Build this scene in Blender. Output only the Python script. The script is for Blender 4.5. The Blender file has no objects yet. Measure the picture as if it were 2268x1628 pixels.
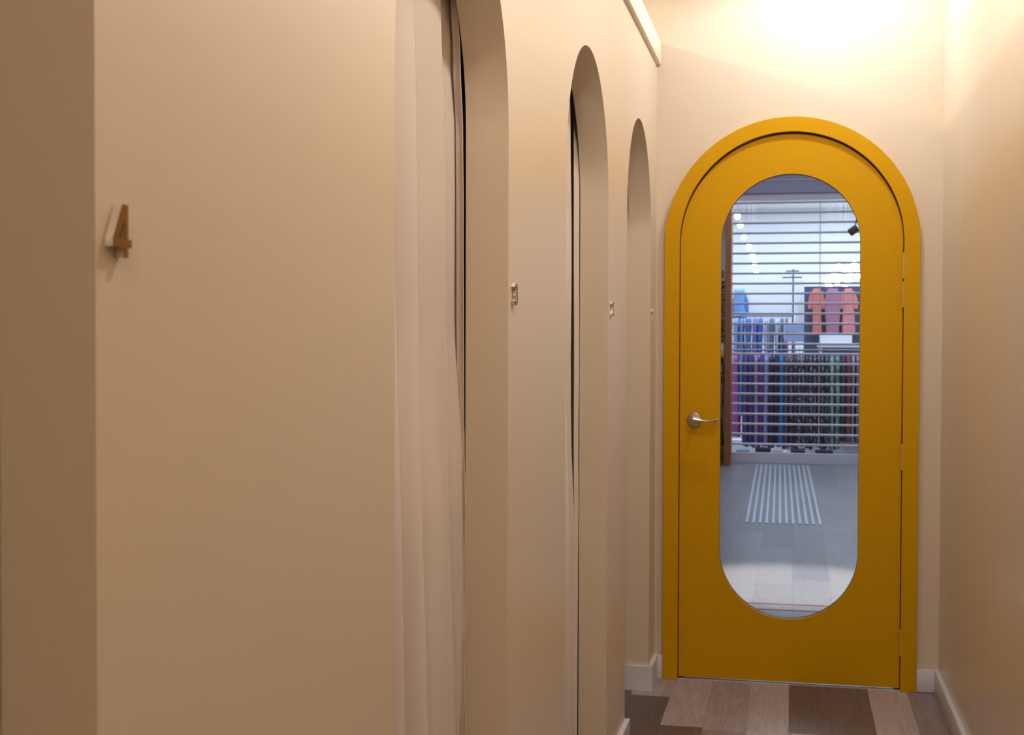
import bpy, bmesh, math, random
from mathutils import Matrix, Vector
from mathutils.geometry import tessellate_polygon

random.seed(7)
scn = bpy.context.scene
COL = scn.collection
pi = math.pi


# ------------------------------------------------------------------ helpers
def lin(r, g, b):
    def f(c):
        c /= 255.0
        return c / 12.92 if c <= 0.04045 else ((c + 0.055) / 1.055) ** 2.4
    return (f(r), f(g), f(b), 1.0)


def tag(o, label=None, cat=None, kind=None, group=None):
    if label: o['label'] = label
    if cat: o['category'] = cat
    if kind: o['kind'] = kind
    if group: o['group'] = group
    return o


def empty(name, loc=(0, 0, 0), rz=0.0):
    o = bpy.data.objects.new(name, None)
    o.empty_display_size = 0.05
    o.location = loc
    o.rotation_euler = (0, 0, rz)
    COL.objects.link(o)
    return o


def link(name, bm, mat, parent=None, smooth=35.0, recalc=True):
    """bmesh -> ONE linked mesh object"""
    if recalc:
        bmesh.ops.recalc_face_normals(bm, faces=bm.faces[:])
    me = bpy.data.meshes.new(name)
    bm.to_mesh(me)
    bm.free()
    mats = mat if isinstance(mat, (list, tuple)) else [mat]
    for m in mats:
        me.materials.append(m)
    if smooth:
        me.polygons.foreach_set('use_smooth', [True] * len(me.polygons))
        me.set_sharp_from_angle(angle=math.radians(smooth))
    o = bpy.data.objects.new(name, me)
    COL.objects.link(o)
    if parent is not None:
        o.parent = parent
    return o


def add_box(bm, x0, x1, y0, y1, z0, z1, mi=0):
    vs = [bm.verts.new(p) for p in ((x0, y0, z0), (x1, y0, z0), (x1, y1, z0), (x0, y1, z0),
                                    (x0, y0, z1), (x1, y0, z1), (x1, y1, z1), (x0, y1, z1))]
    for f in ((0, 3, 2, 1), (4, 5, 6, 7), (0, 1, 5, 4), (1, 2, 6, 5), (2, 3, 7, 6), (3, 0, 4, 7)):
        bm.faces.new([vs[i] for i in f]).material_index = mi


def box(name, x0, x1, y0, y1, z0, z1, mat, parent=None, bevel=0.0):
    bm = bmesh.new()
    add_box(bm, x0, x1, y0, y1, z0, z1)
    if bevel:
        bmesh.ops.bevel(bm, geom=bm.edges[:], offset=bevel, segments=2, affect='EDGES', profile=0.5)
    return link(name, bm, mat, parent)


def add_prism(bm, loops, fn, t0, t1, mi=0):
    """loops: outer outline first, then holes (2D points). fn(a, b, t) -> xyz. Solid between t0 and t1."""
    pts = [p for lp in loops for p in lp]
    tris = tessellate_polygon([[Vector((p[0], p[1], 0)) for p in lp] for lp in loops])
    A = [bm.verts.new(fn(p[0], p[1], t0)) for p in pts]
    B = [bm.verts.new(fn(p[0], p[1], t1)) for p in pts]
    for t in tris:
        if len(set(t)) < 3: continue
        for vv in ([A[i] for i in t], [B[i] for i in reversed(t)]):
            try: bm.faces.new(vv).material_index = mi
            except ValueError: pass
    k = 0
    for lp in loops:
        n = len(lp)
        for i in range(n):
            a, b = k + i, k + (i + 1) % n
            bm.faces.new((A[a], A[b], B[b], B[a])).material_index = mi
        k += n


def prism(name, loops, fn, t0, t1, mat, parent=None, bevel=0.0):
    bm = bmesh.new()
    add_prism(bm, loops, fn, t0, t1)
    return link(name, bm, mat, parent)


def add_tube(bm, path, rad, seg=12, caps=True):
    """round tube along 3-D points; rad a number or a list"""
    n = len(path)
    P = [Vector(p) for p in path]
    rings = []
    up = Vector((0, 0, 1))
    for i in range(n):
        d = (P[min(i + 1, n - 1)] - P[max(i - 1, 0)]).normalized()
        ref = up if abs(d.dot(up)) < 0.95 else Vector((1, 0, 0))
        a = d.cross(ref).normalized(); b = d.cross(a).normalized()
        r = rad[i] if isinstance(rad, (list, tuple)) else rad
        ra, rb = r if isinstance(r, (list, tuple)) else (r, r)
        rings.append([bm.verts.new(P[i] + a * ra * math.cos(2 * pi * k / seg) + b * rb * math.sin(2 * pi * k / seg)) for k in range(seg)])
    for i in range(n - 1):
        for k in range(seg):
            bm.faces.new((rings[i][k], rings[i][(k + 1) % seg], rings[i + 1][(k + 1) % seg], rings[i + 1][k]))
    if caps:
        bm.faces.new(rings[0]); bm.faces.new(list(reversed(rings[-1])))


def tube(name, path, rad, mat, parent=None, seg=12):
    bm = bmesh.new()
    add_tube(bm, path, rad, seg)
    return link(name, bm, mat, parent)


def add_lathe(bm, prof, M, seg=32):
    """prof: (r, h) pairs, revolved about local z, placed with matrix M"""
    rings = []
    for r, h in prof:
        if r < 1e-6:
            rings.append([bm.verts.new(M @ Vector((0, 0, h)))])
        else:
            rings.append([bm.verts.new(M @ Vector((r * math.cos(2 * pi * k / seg), r * math.sin(2 * pi * k / seg), h))) for k in range(seg)])
    for i in range(len(rings) - 1):
        a, b = rings[i], rings[i + 1]
        for k in range(seg):
            q = (k + 1) % seg
            if len(a) == 1 and len(b) == 1: continue
            if len(a) == 1: bm.faces.new((a[0], b[k], b[q]))
            elif len(b) == 1: bm.faces.new((a[k], a[q], b[0]))
            else: bm.faces.new((a[k], a[q], b[q], b[k]))


def arc(cx, cz, r, a0, a1, n=48):
    return [(cx + r * math.cos(math.radians(a0 + (a1 - a0) * i / n)), cz + r * math.sin(math.radians(a0 + (a1 - a0) * i / n))) for i in range(n + 1)]


# ---------------------------------------------------------------- materials
def new_mat(name):
    m = bpy.data.materials.new(name)
    m.use_nodes = True
    nt = m.node_tree
    b = nt.nodes['Principled BSDF']
    return m, nt, b


def N(nt, typ, **kw):
    n = nt.nodes.new(typ)
    for k, v in kw.items():
        setattr(n, k, v)
    return n


def mat(name, col, rough=0.5, metal=0.0, spec=0.5, vary=0.05, scale=30.0, bump=0.0, bscale=400.0, emit=None, sheen=0.0):
    m, nt, b = new_mat(name)
    L = nt.links.new
    b.inputs['Roughness'].default_value = rough
    b.inputs['Metallic'].default_value = metal
    b.inputs['Specular IOR Level'].default_value = spec
    if sheen:
        b.inputs['Sheen Weight'].default_value = sheen
        b.inputs['Sheen Roughness'].default_value = 0.5
    tc = N(nt, 'ShaderNodeTexCoord')
    no = N(nt, 'ShaderNodeTexNoise')
    no.inputs['Scale'].default_value = scale
    no.inputs['Detail'].default_value = 3
    L(tc.outputs['Object'], no.inputs['Vector'])
    mx = N(nt, 'ShaderNodeMix', data_type='RGBA')
    mx.inputs['A'].default_value = tuple(c * (1 - vary) for c in col[:3]) + (1,)
    mx.inputs['B'].default_value = tuple(min(1, c * (1 + vary)) for c in col[:3]) + (1,)
    L(no.outputs['Fac'], mx.inputs['Factor'])
    L(mx.outputs['Result'], b.inputs['Base Color'])
    if bump:
        n2 = N(nt, 'ShaderNodeTexNoise')
        n2.inputs['Scale'].default_value = bscale
        L(tc.outputs['Object'], n2.inputs['Vector'])
        bp = N(nt, 'ShaderNodeBump')
        bp.inputs['Strength'].default_value = bump
        bp.inputs['Distance'].default_value = 0.002
        L(n2.outputs['Fac'], bp.inputs['Height'])
        L(bp.outputs['Normal'], b.inputs['Normal'])
    if emit:
        b.inputs['Emission Color'].default_value = emit[0]
        b.inputs['Emission Strength'].default_value = emit[1]
    return m


def paint(name, col, rough, spec, aniso=0.0, streak=0.3, peel=0.15):
    """rolled satin wall paint: faint vertical roller streaks and orange peel"""
    m, nt, b = new_mat(name)
    L = nt.links.new
    b.inputs['Specular IOR Level'].default_value = spec
    geo = N(nt, 'ShaderNodeNewGeometry')
    mp = N(nt, 'ShaderNodeMapping')
    mp.inputs['Scale'].default_value = (14, 14, 0.6)
    L(geo.outputs['Position'], mp.inputs['Vector'])
    st = N(nt, 'ShaderNodeTexNoise')
    st.inputs['Scale'].default_value = 1.0
    st.inputs['Detail'].default_value = 4
    L(mp.outputs['Vector'], st.inputs['Vector'])
    pe = N(nt, 'ShaderNodeTexNoise')
    pe.inputs['Scale'].default_value = 260
    L(geo.outputs['Position'], pe.inputs['Vector'])
    mx = N(nt, 'ShaderNodeMix', data_type='RGBA')
    mx.inputs['A'].default_value = tuple(c * 0.993 for c in col[:3]) + (1,)
    mx.inputs['B'].default_value = tuple(min(1, c * 1.007) for c in col[:3]) + (1,)
    L(st.outputs['Fac'], mx.inputs['Factor'])
    L(mx.outputs['Result'], b.inputs['Base Color'])
    rr = N(nt, 'ShaderNodeMapRange')
    rr.inputs['From Min'].default_value = 0.3
    rr.inputs['From Max'].default_value = 0.7
    rr.inputs['To Min'].default_value = rough - 0.012
    rr.inputs['To Max'].default_value = rough + 0.012
    L(st.outputs['Fac'], rr.inputs['Value'])
    L(rr.outputs['Result'], b.inputs['Roughness'])
    b1 = N(nt, 'ShaderNodeBump')
    b1.inputs['Strength'].default_value = peel
    b1.inputs['Distance'].default_value = 0.0006
    L(pe.outputs['Fac'], b1.inputs['Height'])
    b2 = N(nt, 'ShaderNodeBump')
    b2.inputs['Strength'].default_value = streak
    b2.inputs['Distance'].default_value = 0.001
    L(st.outputs['Fac'], b2.inputs['Height'])
    L(b1.outputs['Normal'], b2.inputs['Normal'])
    L(b2.outputs['Normal'], b.inputs['Normal'])
    if aniso:
        tg = N(nt, 'ShaderNodeTangent', direction_type='RADIAL', axis='Z')
        L(tg.outputs['Tangent'], b.inputs['Tangent'])
        b.inputs['Anisotropic'].default_value = aniso
    return m


def planks(name, cols, width, length, x0, rough, seed=0.0, joint=0.0015, ring=0.22, layout=None):
    """vinyl wood planks running along +y: each plank its own tone, with cathedral grain"""
    m, nt, b = new_mat(name)
    L = nt.links.new

    def M(op, a, c=None, d=None):
        n = N(nt, 'ShaderNodeMath', operation=op)
        for i, v in enumerate((a, c, d)):
            if v is None: continue
            if isinstance(v, (int, float)): n.inputs[i].default_value = v
            else: L(v, n.inputs[i])
        return n.outputs[0]
    geo = N(nt, 'ShaderNodeNewGeometry')
    sp = N(nt, 'ShaderNodeSeparateXYZ')
    L(geo.outputs['Position'], sp.inputs[0])
    X, Y = sp.outputs['X'], sp.outputs['Y']
    u = M('DIVIDE', M('SUBTRACT', X, x0), width)
    iu = M('FLOOR', u)
    fu = M('SUBTRACT', u, iu)
    if layout is None:
        wn = N(nt, 'ShaderNodeTexWhiteNoise', noise_dimensions='1D')
        L(M('ADD', iu, 17.3 + seed), wn.inputs['W'])
        v = M('ADD', M('DIVIDE', Y, length), wn.outputs['Value'])
        iv = M('FLOOR', v)
    else:
        def table(vals):
            # one value per plank column, columns -7 .. 6
            r_ = N(nt, 'ShaderNodeValToRGB')
            r_.color_ramp.interpolation = 'CONSTANT'
            el_ = r_.color_ramp.elements
            el_[0].position = 0.0; el_[0].color = (vals[0],) * 3 + (1,)
            el_[1].position = 1 / 14; el_[1].color = (vals[1],) * 3 + (1,)
            for q in range(2, 14):
                e_ = el_.new(q / 14); e_.color = (vals[q],) * 3 + (1,)
            L(M('DIVIDE', M('ADD', iu, 7.5), 14.0), r_.inputs['Fac'])
            return r_.outputs['Color']
        ends, far, near = (table(t) for t in layout)
        v = M('DIVIDE', M('SUBTRACT', Y, M('MULTIPLY', ends, 10.0)), length)
        iv = M('FLOOR', v)
    fv = M('SUBTRACT', v, iv)
    cid = N(nt, 'ShaderNodeCombineXYZ')
    L(iu, cid.inputs[0]); L(iv, cid.inputs[1]); cid.inputs[2].default_value = seed
    w2 = N(nt, 'ShaderNodeTexWhiteNoise', noise_dimensions='3D')
    L(cid.outputs[0], w2.inputs['Vector'])
    rnd = w2.outputs['Value']
    tone = rnd
    if layout is not None:
        isfar = M('GREATER_THAN', iv, -0.5)
        isnear = M('COMPARE', iv, -1.0, 0.2)
        tone = M('ADD', M('MULTIPLY', rnd, M('SUBTRACT', 1.0, M('MAXIMUM', isfar, isnear))),
                 M('ADD', M('MULTIPLY', far, isfar), M('MULTIPLY', near, isnear)))
    # grain coordinates, shifted plank by plank
    gx = M('MULTIPLY_ADD', rnd, 37.0, M('MULTIPLY', X, 22.0))
    gy = M('MULTIPLY_ADD', rnd, 91.0, M('MULTIPLY', Y, 1.5))
    gc = N(nt, 'ShaderNodeCombineXYZ')
    L(gx, gc.inputs[0]); L(gy, gc.inputs[1])
    wv = N(nt, 'ShaderNodeTexNoise')
    wv.inputs['Scale'].default_value = 0.55
    wv.inputs['Detail'].default_value = 2
    L(gc.outputs[0], wv.inputs['Vector'])
    rings = M('FRACT', M('MULTIPLY', wv.outputs['Fac'], 9.0))
    fine = N(nt, 'ShaderNodeTexNoise')
    fine.inputs['Scale'].default_value = 7.0
    fine.inputs['Detail'].default_value = 5
    L(gc.outputs[0], fine.inputs['Vector'])
    cr = N(nt, 'ShaderNodeValToRGB')
    el = cr.color_ramp.elements
    el[0].position = 0; el[0].color = cols[0]
    el[1].position = 1; el[1].color = cols[-1]
    for i, c in enumerate(cols[1:-1]):
        e = el.new((i + 1) / (len(cols) - 1)); e.color = c
    L(tone, cr.inputs['Fac'])
    grain = M('ADD', M('MULTIPLY', rings, ring), M('MULTIPLY', fine.outputs['Fac'], 0.55))
    gr = M('ADD', grain, 0.62)
    joint_x = M('LESS_THAN', M('MINIMUM', fu, M('SUBTRACT', 1.0, fu)), joint / width)
    joint_y = M('LESS_THAN', M('MINIMUM', fv, M('SUBTRACT', 1.0, fv)), joint / length)
    jt = M('MAXIMUM', joint_x, joint_y)
    gr2 = M('MULTIPLY', gr, M('MULTIPLY_ADD', jt, -0.35, 1.0))
    vm = N(nt, 'ShaderNodeVectorMath', operation='SCALE')
    L(cr.outputs['Color'], vm.inputs[0]); L(gr2, vm.inputs['Scale'])
    L(vm.outputs['Vector'], b.inputs['Base Color'])
    b.inputs['Roughness'].default_value = rough
    bp = N(nt, 'ShaderNodeBump')
    bp.inputs['Strength'].default_value = 0.15
    bp.inputs['Distance'].default_value = 0.0006
    L(M('SUBTRACT', fine.outputs['Fac'], jt), bp.inputs['Height'])
    L(bp.outputs['Normal'], b.inputs['Normal'])
    return m


def fabric(name, col):
    m, nt, b = new_mat(name)
    L = nt.links.new
    b.inputs['Roughness'].default_value = 0.85
    b.inputs['Specular IOR Level'].default_value = 0.2
    b.inputs['Sheen Weight'].default_value = 0.25
    geo = N(nt, 'ShaderNodeNewGeometry')
    mp = N(nt, 'ShaderNodeMapping')
    mp.inputs['Scale'].default_value = (1500, 1500, 1500)
    L(geo.outputs['Position'], mp.inputs['Vector'])
    n = N(nt, 'ShaderNodeTexNoise')
    n.inputs['Scale'].default_value = 1.0
    L(mp.outputs['Vector'], n.inputs['Vector'])
    mx = N(nt, 'ShaderNodeMix', data_type='RGBA')
    mx.inputs['A'].default_value = tuple(c * 0.9 for c in col[:3]) + (1,)
    mx.inputs['B'].default_value = tuple(min(1, c * 1.1) for c in col[:3]) + (1,)
    L(n.outputs['Fac'], mx.inputs['Factor'])
    L(mx.outputs['Result'], b.inputs['Base Color'])
    bp = N(nt, 'ShaderNodeBump')
    bp.inputs['Strength'].default_value = 0.1
    bp.inputs['Distance'].default_value = 0.0008
    L(n.outputs['Fac'], bp.inputs['Height'])
    L(bp.outputs['Normal'], b.inputs['Normal'])
    return m


def glass_mat():
    m = bpy.data.materials.new('clear_glass')
    m.use_nodes = True
    nt = m.node_tree
    nt.nodes.clear()
    out = N(nt, 'ShaderNodeOutputMaterial')
    mix = N(nt, 'ShaderNodeMixShader')
    tr = N(nt, 'ShaderNodeBsdfTransparent')
    tr.inputs['Color'].default_value = (0.97, 0.985, 0.99, 1)
    gl = N(nt, 'ShaderNodeBsdfGlossy')
    gl.inputs['Roughness'].default_value = 0.02
    fr = N(nt, 'ShaderNodeFresnel')
    fr.inputs['IOR'].default_value = 1.45
    nt.links.new(fr.outputs[0], mix.inputs[0])
    nt.links.new(tr.outputs[0], mix.inputs[1])
    nt.links.new(gl.outputs[0], mix.inputs[2])
    nt.links.new(mix.outputs[0], out.inputs[0])
    return m


def patterned(name, c1, c2, scale):
    m, nt, b = new_mat(name)
    L = nt.links.new
    tc = N(nt, 'ShaderNodeTexCoord')
    mp = N(nt, 'ShaderNodeMapping')
    mp.inputs['Scale'].default_value = (1.6, 1.0, 0.7)
    L(tc.outputs['Object'], mp.inputs['Vector'])
    n = N(nt, 'ShaderNodeTexNoise')
    n.inputs['Scale'].default_value = scale
    n.inputs['Detail'].default_value = 3
    L(mp.outputs['Vector'], n.inputs['Vector'])
    cr = N(nt, 'ShaderNodeValToRGB')
    cr.color_ramp.elements[0].position = 0.47; cr.color_ramp.elements[0].color = c1
    cr.color_ramp.elements[1].position = 0.60; cr.color_ramp.elements[1].color = c2
    L(n.outputs['Fac'], cr.inputs['Fac'])
    L(cr.outputs['Color'], b.inputs['Base Color'])
    b.inputs['Roughness'].default_value = 0.85
    return m


WALL = (0.66, 0.550, 0.415, 1)
M_wall = paint('cream_satin_paint', WALL, 0.36, 0.5, streak=0.05, peel=0.1)
M_wallr = paint('cream_satin_paint_right', WALL, 0.22, 0.09, streak=0.0, peel=0.02)
M_walle = paint('cream_paint_end', WALL, 0.45, 0.4, streak=0.03, peel=0.1)
M_white = mat('white_gloss_trim', (0.68, 0.67, 0.72, 1), 0.35, vary=0.03)
M_cap = mat('cream_trim', (0.82, 0.74, 0.60, 1), 0.45, vary=0.02)
YEL = (0.59, 0.305, 0.0015, 1)
M_yel = mat('yellow_door_paint', YEL, 0.5, spec=0.12, vary=0.02, scale=12, bump=0.05, bscale=300)
M_frame = mat('yellow_frame_paint', YEL, 0.5, spec=0.12, vary=0.025, scale=9, bump=0.05, bscale=300)
M_hinge = mat('brass_hinge', (0.58, 0.36, 0.11, 1), 0.45, metal=0.2, vary=0.04)
M_chrome = mat('satin_nickel', (0.62, 0.57, 0.52, 1), 0.24, metal=1.0, vary=0.03)
M_alu = mat('aluminium', (0.72, 0.72, 0.74, 1), 0.35, metal=0.9, vary=0.03)
M_glass = glass_mat()
M_cur = fabric('greige_curtain', (0.645, 0.55, 0.485, 1))
M_cur2 = fabric('pale_curtain', (0.68, 0.60, 0.545, 1))
M_floor = planks('brown_grey_planks', [lin(84, 68, 66), lin(108, 92, 90), lin(136, 120, 118), lin(160, 145, 143), lin(172, 158, 156)],
                 0.140, 1.22, -0.009, 0.40, seed=3.0, ring=0.30,
                 layout=([.40, .42, .45, 0.4778, 0.4425, .44, .42, 0.4425, .43, .39, .41, .45, .4, .4],
                         [.3, .6, .1, .72, .78, .62, .85, .10, .16, .88, .42, .6, .3, .5],
                         [.5, .2, .1, .04, .10, .5, .70, .75, .5, .30, .7, .2, .6, .4]))
M_floor2 = planks('grey_planks', [lin(128, 125, 130), lin(146, 142, 143), lin(120, 119, 126), lin(138, 135, 138)],
                  0.19, 1.25, 0.0, 0.36, seed=5.0, ring=0.07)
M_num_side = mat('clear_acrylic_edge', (0.72, 0.65, 0.60, 1), 0.12, metal=0.35, spec=0.8, vary=0.05)
M_num_refl = mat('mirror_brown_reflection', (0.22, 0.095, 0.006, 1), 0.5, spec=0.15, vary=0.02)  # brown stands for the dark wall reflected in a chrome face
M_num_dark = mat('mirror_grey_reflection', (0.16, 0.13, 0.115, 1), 0.3, metal=0.6, vary=0.02)  # grey reflection put into the colour of the mirror face
M_num_brown = mat('mirror_tan_reflection', (0.25, 0.15, 0.085, 1), 0.35, metal=0.4, vary=0.02)  # brownish reflection put into the base colour of the mirror
M_num_pale = mat('pale_acrylic', (0.58, 0.47, 0.37, 1), 0.35, metal=0.0, vary=0.02)
M_bar = mat('grey_shutter_bar', lin(222, 210, 212), 0.4, metal=0.1, vary=0.03)
M_rail = mat('shutter_rail', lin(236, 228, 240), 0.45, vary=0.03)
M_wood = mat('red_brown_timber', lin(156, 88, 44), 0.45, vary=0.25, scale=14)
M_mallw = mat('cool_white_paint', (0.80, 0.82, 0.86, 1), 0.6, vary=0.02)
M_bulk = mat('lavender_grey_board', lin(176, 170, 198), 0.6, vary=0.03)
M_ceil = mat('white_ceiling', (0.82, 0.82, 0.82, 1), 0.7, vary=0.02)
M_black = mat('black_plastic', (0.012, 0.012, 0.014, 1), 0.5)
M_lamp = mat('lit_lamp', (1, 1, 1, 1), 0.5, emit=((0.93, 0.97, 1.0, 1), 14.0))
M_darkp = mat('dark_slate_board', lin(64, 82, 112), 0.6, vary=0.08)
M_steel = mat('rack_steel', (0.20, 0.20, 0.24, 1), 0.4, metal=0.8)

# -------------------------------------------------------------- dimensions
D = 5.05            # corridor face of the end wall
XL, XR = -0.513, 0.522
T = 0.080           # partition thickness
CEIL = 3.40
PTOP = 2.392        # partition top
ARR = 0.354
SPR = 1.670
ARCHES = [(0.561, 'four'), (2.035, 'three'), (3.372, 'two'), (4.503, 'one')]
Y0 = -3.6
DT = 0.10           # end wall thickness

# -------------------------------------------------------------- left partition with its arched openings
out = [(Y0 + 0.001, 0.0)]
for c, _ in ARCHES:
    out.append((c - ARR, 0.0))
    out += arc(c, SPR, ARR, 180, 0, 64)
    out.append((c + ARR, 0.0))
out += [(D, 0.0), (D, PTOP), (Y0, PTOP)]
o = prism('wall_left', [out], lambda a, b, t: (t, a, b), XL - T, XL, M_wall)
tag(o, 'cream partition wall on the left with a row of arched openings', 'wall', 'structure')

# cap board along the top of the partition
o = box('trim_1', XL - T - 0.015, XL + 0.015, Y0, D - 0.003, 2.315, 2.398, M_cap, bevel=0.0015)
tag(o, 'cream cap board along the top of the left partition', 'trim', 'structure')

# fitting rooms behind the partition
o = box('wall_rear', -1.95, -1.87, Y0, D, 0, PTOP, M_wall)
tag(o, 'cream rear wall of the fitting rooms behind the curtains', 'wall', 'structure')
for i, (ya, yb) in enumerate([(1.27, 1.35), (2.66, 2.74), (3.90, 3.98), (4.856, D)]):
    o = box('wall_divider', -1.87, XL - T, ya, yb, 0, 2.36, M_wall)
    tag(o, ['cream divider between the fourth and third fitting rooms', 'cream divider between the third and second fitting rooms',
            'cream divider between the second and first fitting rooms', 'cream side wall of the fitting room nearest the yellow door'][i], 'wall', 'structure')
o = box('shade_lid', -1.87, XL - T, Y0, D, 2.36, 2.39, M_wall)  # unseen lid put over the open-topped rooms so they stay dark
tag(o, 'unseen lid added to keep the fitting rooms dark', 'ceiling', 'structure')

# right wall
o = box('wall_right', XR, XR + 0.12, Y0, D + DT, 0, CEIL, M_wallr)
tag(o, 'glossy cream wall on the right of the corridor', 'wall', 'structure')

# end wall with the arched door hole
dc, dr, dz = -0.018, 0.440, 1.640
EX0 = -3.6
out = [(EX0, 0), (dc - dr, 0)] + arc(dc, dz, dr, 180, 0, 72) + [(dc + dr, 0), (XR, 0), (XR, CEIL), (EX0, CEIL)]
o = prism('wall_end', [out], lambda a, b, t: (a, t, b), D, D + DT, M_walle)
tag(o, 'cream end wall around the yellow arched door', 'wall', 'structure')

# far side of the shop left of the fitting rooms, and the ceiling
o = box('wall_far_left', EX0 - 0.1, EX0, Y0, D + DT, 0, CEIL, M_wall)
tag(o, 'cream outer wall beyond the fitting rooms', 'wall', 'structure')
o = box('ceiling', EX0 - 0.1, XR + 0.12, Y0, D + DT, CEIL, CEIL + 0.1, M_ceil)
tag(o, 'white ceiling high over the corridor', 'ceiling', 'structure')

o = box('wall_rear_end', EX0 - 0.1, XR + 0.12, Y0 - 0.1, Y0, 0, CEIL, M_wall)
tag(o, 'cream wall at the near end of the corridor behind the viewer', 'wall', 'structure')

# floor
o = box('floor', EX0 - 0.1, XR + 0.12, Y0, D + 0.05, -0.1, 0, M_floor)
tag(o, 'brown and grey wood plank floor of the corridor', 'floor', 'structure')
o = box('floor_shop', -5, 5, D + 0.05, 20.0, -0.1, 0, M_floor2)
tag(o, 'grey wood plank floor beyond the door', 'floor', 'structure')

# baseboards
BH, BT = 0.090, 0.015
spans = [(Y0, ARCHES[0][0] - ARR, 'cream pier behind the fourth arch'), (ARCHES[0][0] + ARR, ARCHES[1][0] - ARR, 'wide pier carrying the number 4'),
         (ARCHES[1][0] + ARR, ARCHES[2][0] - ARR, 'pier carrying the number 3'), (ARCHES[2][0] + ARR, ARCHES[3][0] - ARR, 'pier carrying the number 2'),
         (ARCHES[3][0] + ARR, D, 'narrow pier beside the yellow door')]
for i, (a, b, w) in enumerate(spans):
    xb = XL - T + 0.004
    if i == 4:
        xb = -0.80
        poly = [(XL, b - BT), (XL + BT, b - BT), (XL + BT, a - BT), (xb, a - BT), (xb, a), (XL, a)]
        poly = [(XL, D), (XL + BT, D), (XL + BT, a - BT), (xb, a - BT), (xb, a), (XL, a)]
    elif i == 0:
        poly = [(XL, a), (XL + BT, a), (XL + BT, b + BT), (xb, b + BT), (xb, b), (XL, b)]
    else:
        poly = [(xb, a), (xb, a - BT), (XL + BT, a - BT), (XL + BT, b + BT), (xb, b + BT), (xb, b), (XL, b), (XL, a)]
    o = prism('baseboard_left', [poly], lambda p, q, t: (p, q, t), 0.0, BH, M_white)
    tag(o, 'white baseboard wrapped round the ' + w, 'baseboard', 'structure')
o = box('baseboard_end', 0.4440, XR, D - BT, D, 0.002, 0.083, M_white, bevel=0.0008)
tag(o, 'short white baseboard between the door frame and the right wall', 'baseboard', 'structure')
o = box('baseboard_right', XR - 0.016, XR, Y0, D - BT, 0.0, 0.088, M_white, bevel=0.0008)
tag(o, 'long white baseboard along the right wall', 'baseboard', 'structure')
o = box('baseboard_end', XL + BT, -0.480, D - BT, D, 0.0, BH, M_white, bevel=0.0008)
tag(o, 'white baseboard stub between the left wall corner and the door frame', 'baseboard', 'structure')

# -------------------------------------------------------------- yellow door frame
fo, fi = 0.461, 0.4055


def arch_loop(c, r, z, z0=0.0, n=72):
    return [(c - r, z0)] + arc(c, z, r, 180, 0, n) + [(c + r, z0)]


bm = bmesh.new()
FN = lambda a, b, t: (a, t, b)


def band(bm, ro, ri, t0, t1, zo=dz, zi=dz, z0=0.0):
    a = arch_loop(dc, ro, zo, z0); b = arch_loop(dc, ri, zi, z0)
    n = len(a)
    va = [[bm.verts.new(FN(p[0], p[1], t)) for p in a] for t in (t0, t1)]
    vb = [[bm.verts.new(FN(p[0], p[1], t)) for p in b] for t in (t0, t1)]
    for i in range(n - 1):
        bm.faces.new((va[0][i], va[0][i + 1], vb[0][i + 1], vb[0][i]))
        bm.faces.new((va[1][i + 1], va[1][i], vb[1][i], vb[1][i + 1]))
        bm.faces.new((va[0][i + 1], va[0][i], va[1][i], va[1][i + 1]))
        bm.faces.new((vb[0][i], vb[0][i + 1], vb[1][i + 1], vb[1][i]))
    for i in (0, n - 1):
        bm.faces.new((va[0][i], vb[0][i], vb[1][i], va[1][i]))


band(bm, fo, fi, D - 0.021, D, zo=1.643, zi=1.645, z0=0.001)
frm = link('door_frame', bm, M_frame)
tag(frm, 'yellow arched frame around the yellow door', 'door frame', 'structure')
bm = bmesh.new()
band(bm, dr, fi, D, D + DT, zi=1.645, z0=0.001)
band(bm, fi + 0.002, 0.385, D + 0.036, D + 0.050, zo=1.645, z0=0.001)
link('jamb_lining', bm, M_frame, frm)

# -------------------------------------------------------------- the door
door = empty('door_1', (dc, D, 0))
tag(door, 'yellow arched door with a tall rounded glass pane', 'door', 'structure')
LF, LB = D - 0.003, D + 0.034
lr = 0.4022
loops = [[(-lr, 0.009)] + arc(0, dz, lr, 180, 0, 80) + [(lr, 0.009)]]
gr, gz0, gz1 = 0.2525, 0.243, 1.8965
hole = arc(0, gz1 - gr, gr, 0, 180, 56) + arc(0, gz0 + gr, gr, 180, 360, 56)
loops.append(hole)
bm = bmesh.new()
add_prism(bm, loops, lambda a, b, t: (a, t - D, b), LF, LB)
link('door_leaf', bm, M_yel, door)
g2 = gr + 0.0
pane = arc(0, gz1 - gr, g2, 0, 180, 56) + arc(0, gz0 + gr, g2, 180, 360, 56)
bm = bmesh.new()
add_prism(bm, [pane], lambda a, b, t: (a, t - D, b), D + 0.012, D + 0.018)
link('glass_pane', bm, M_glass, door)['label'] = 'clear glass pane'
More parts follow.
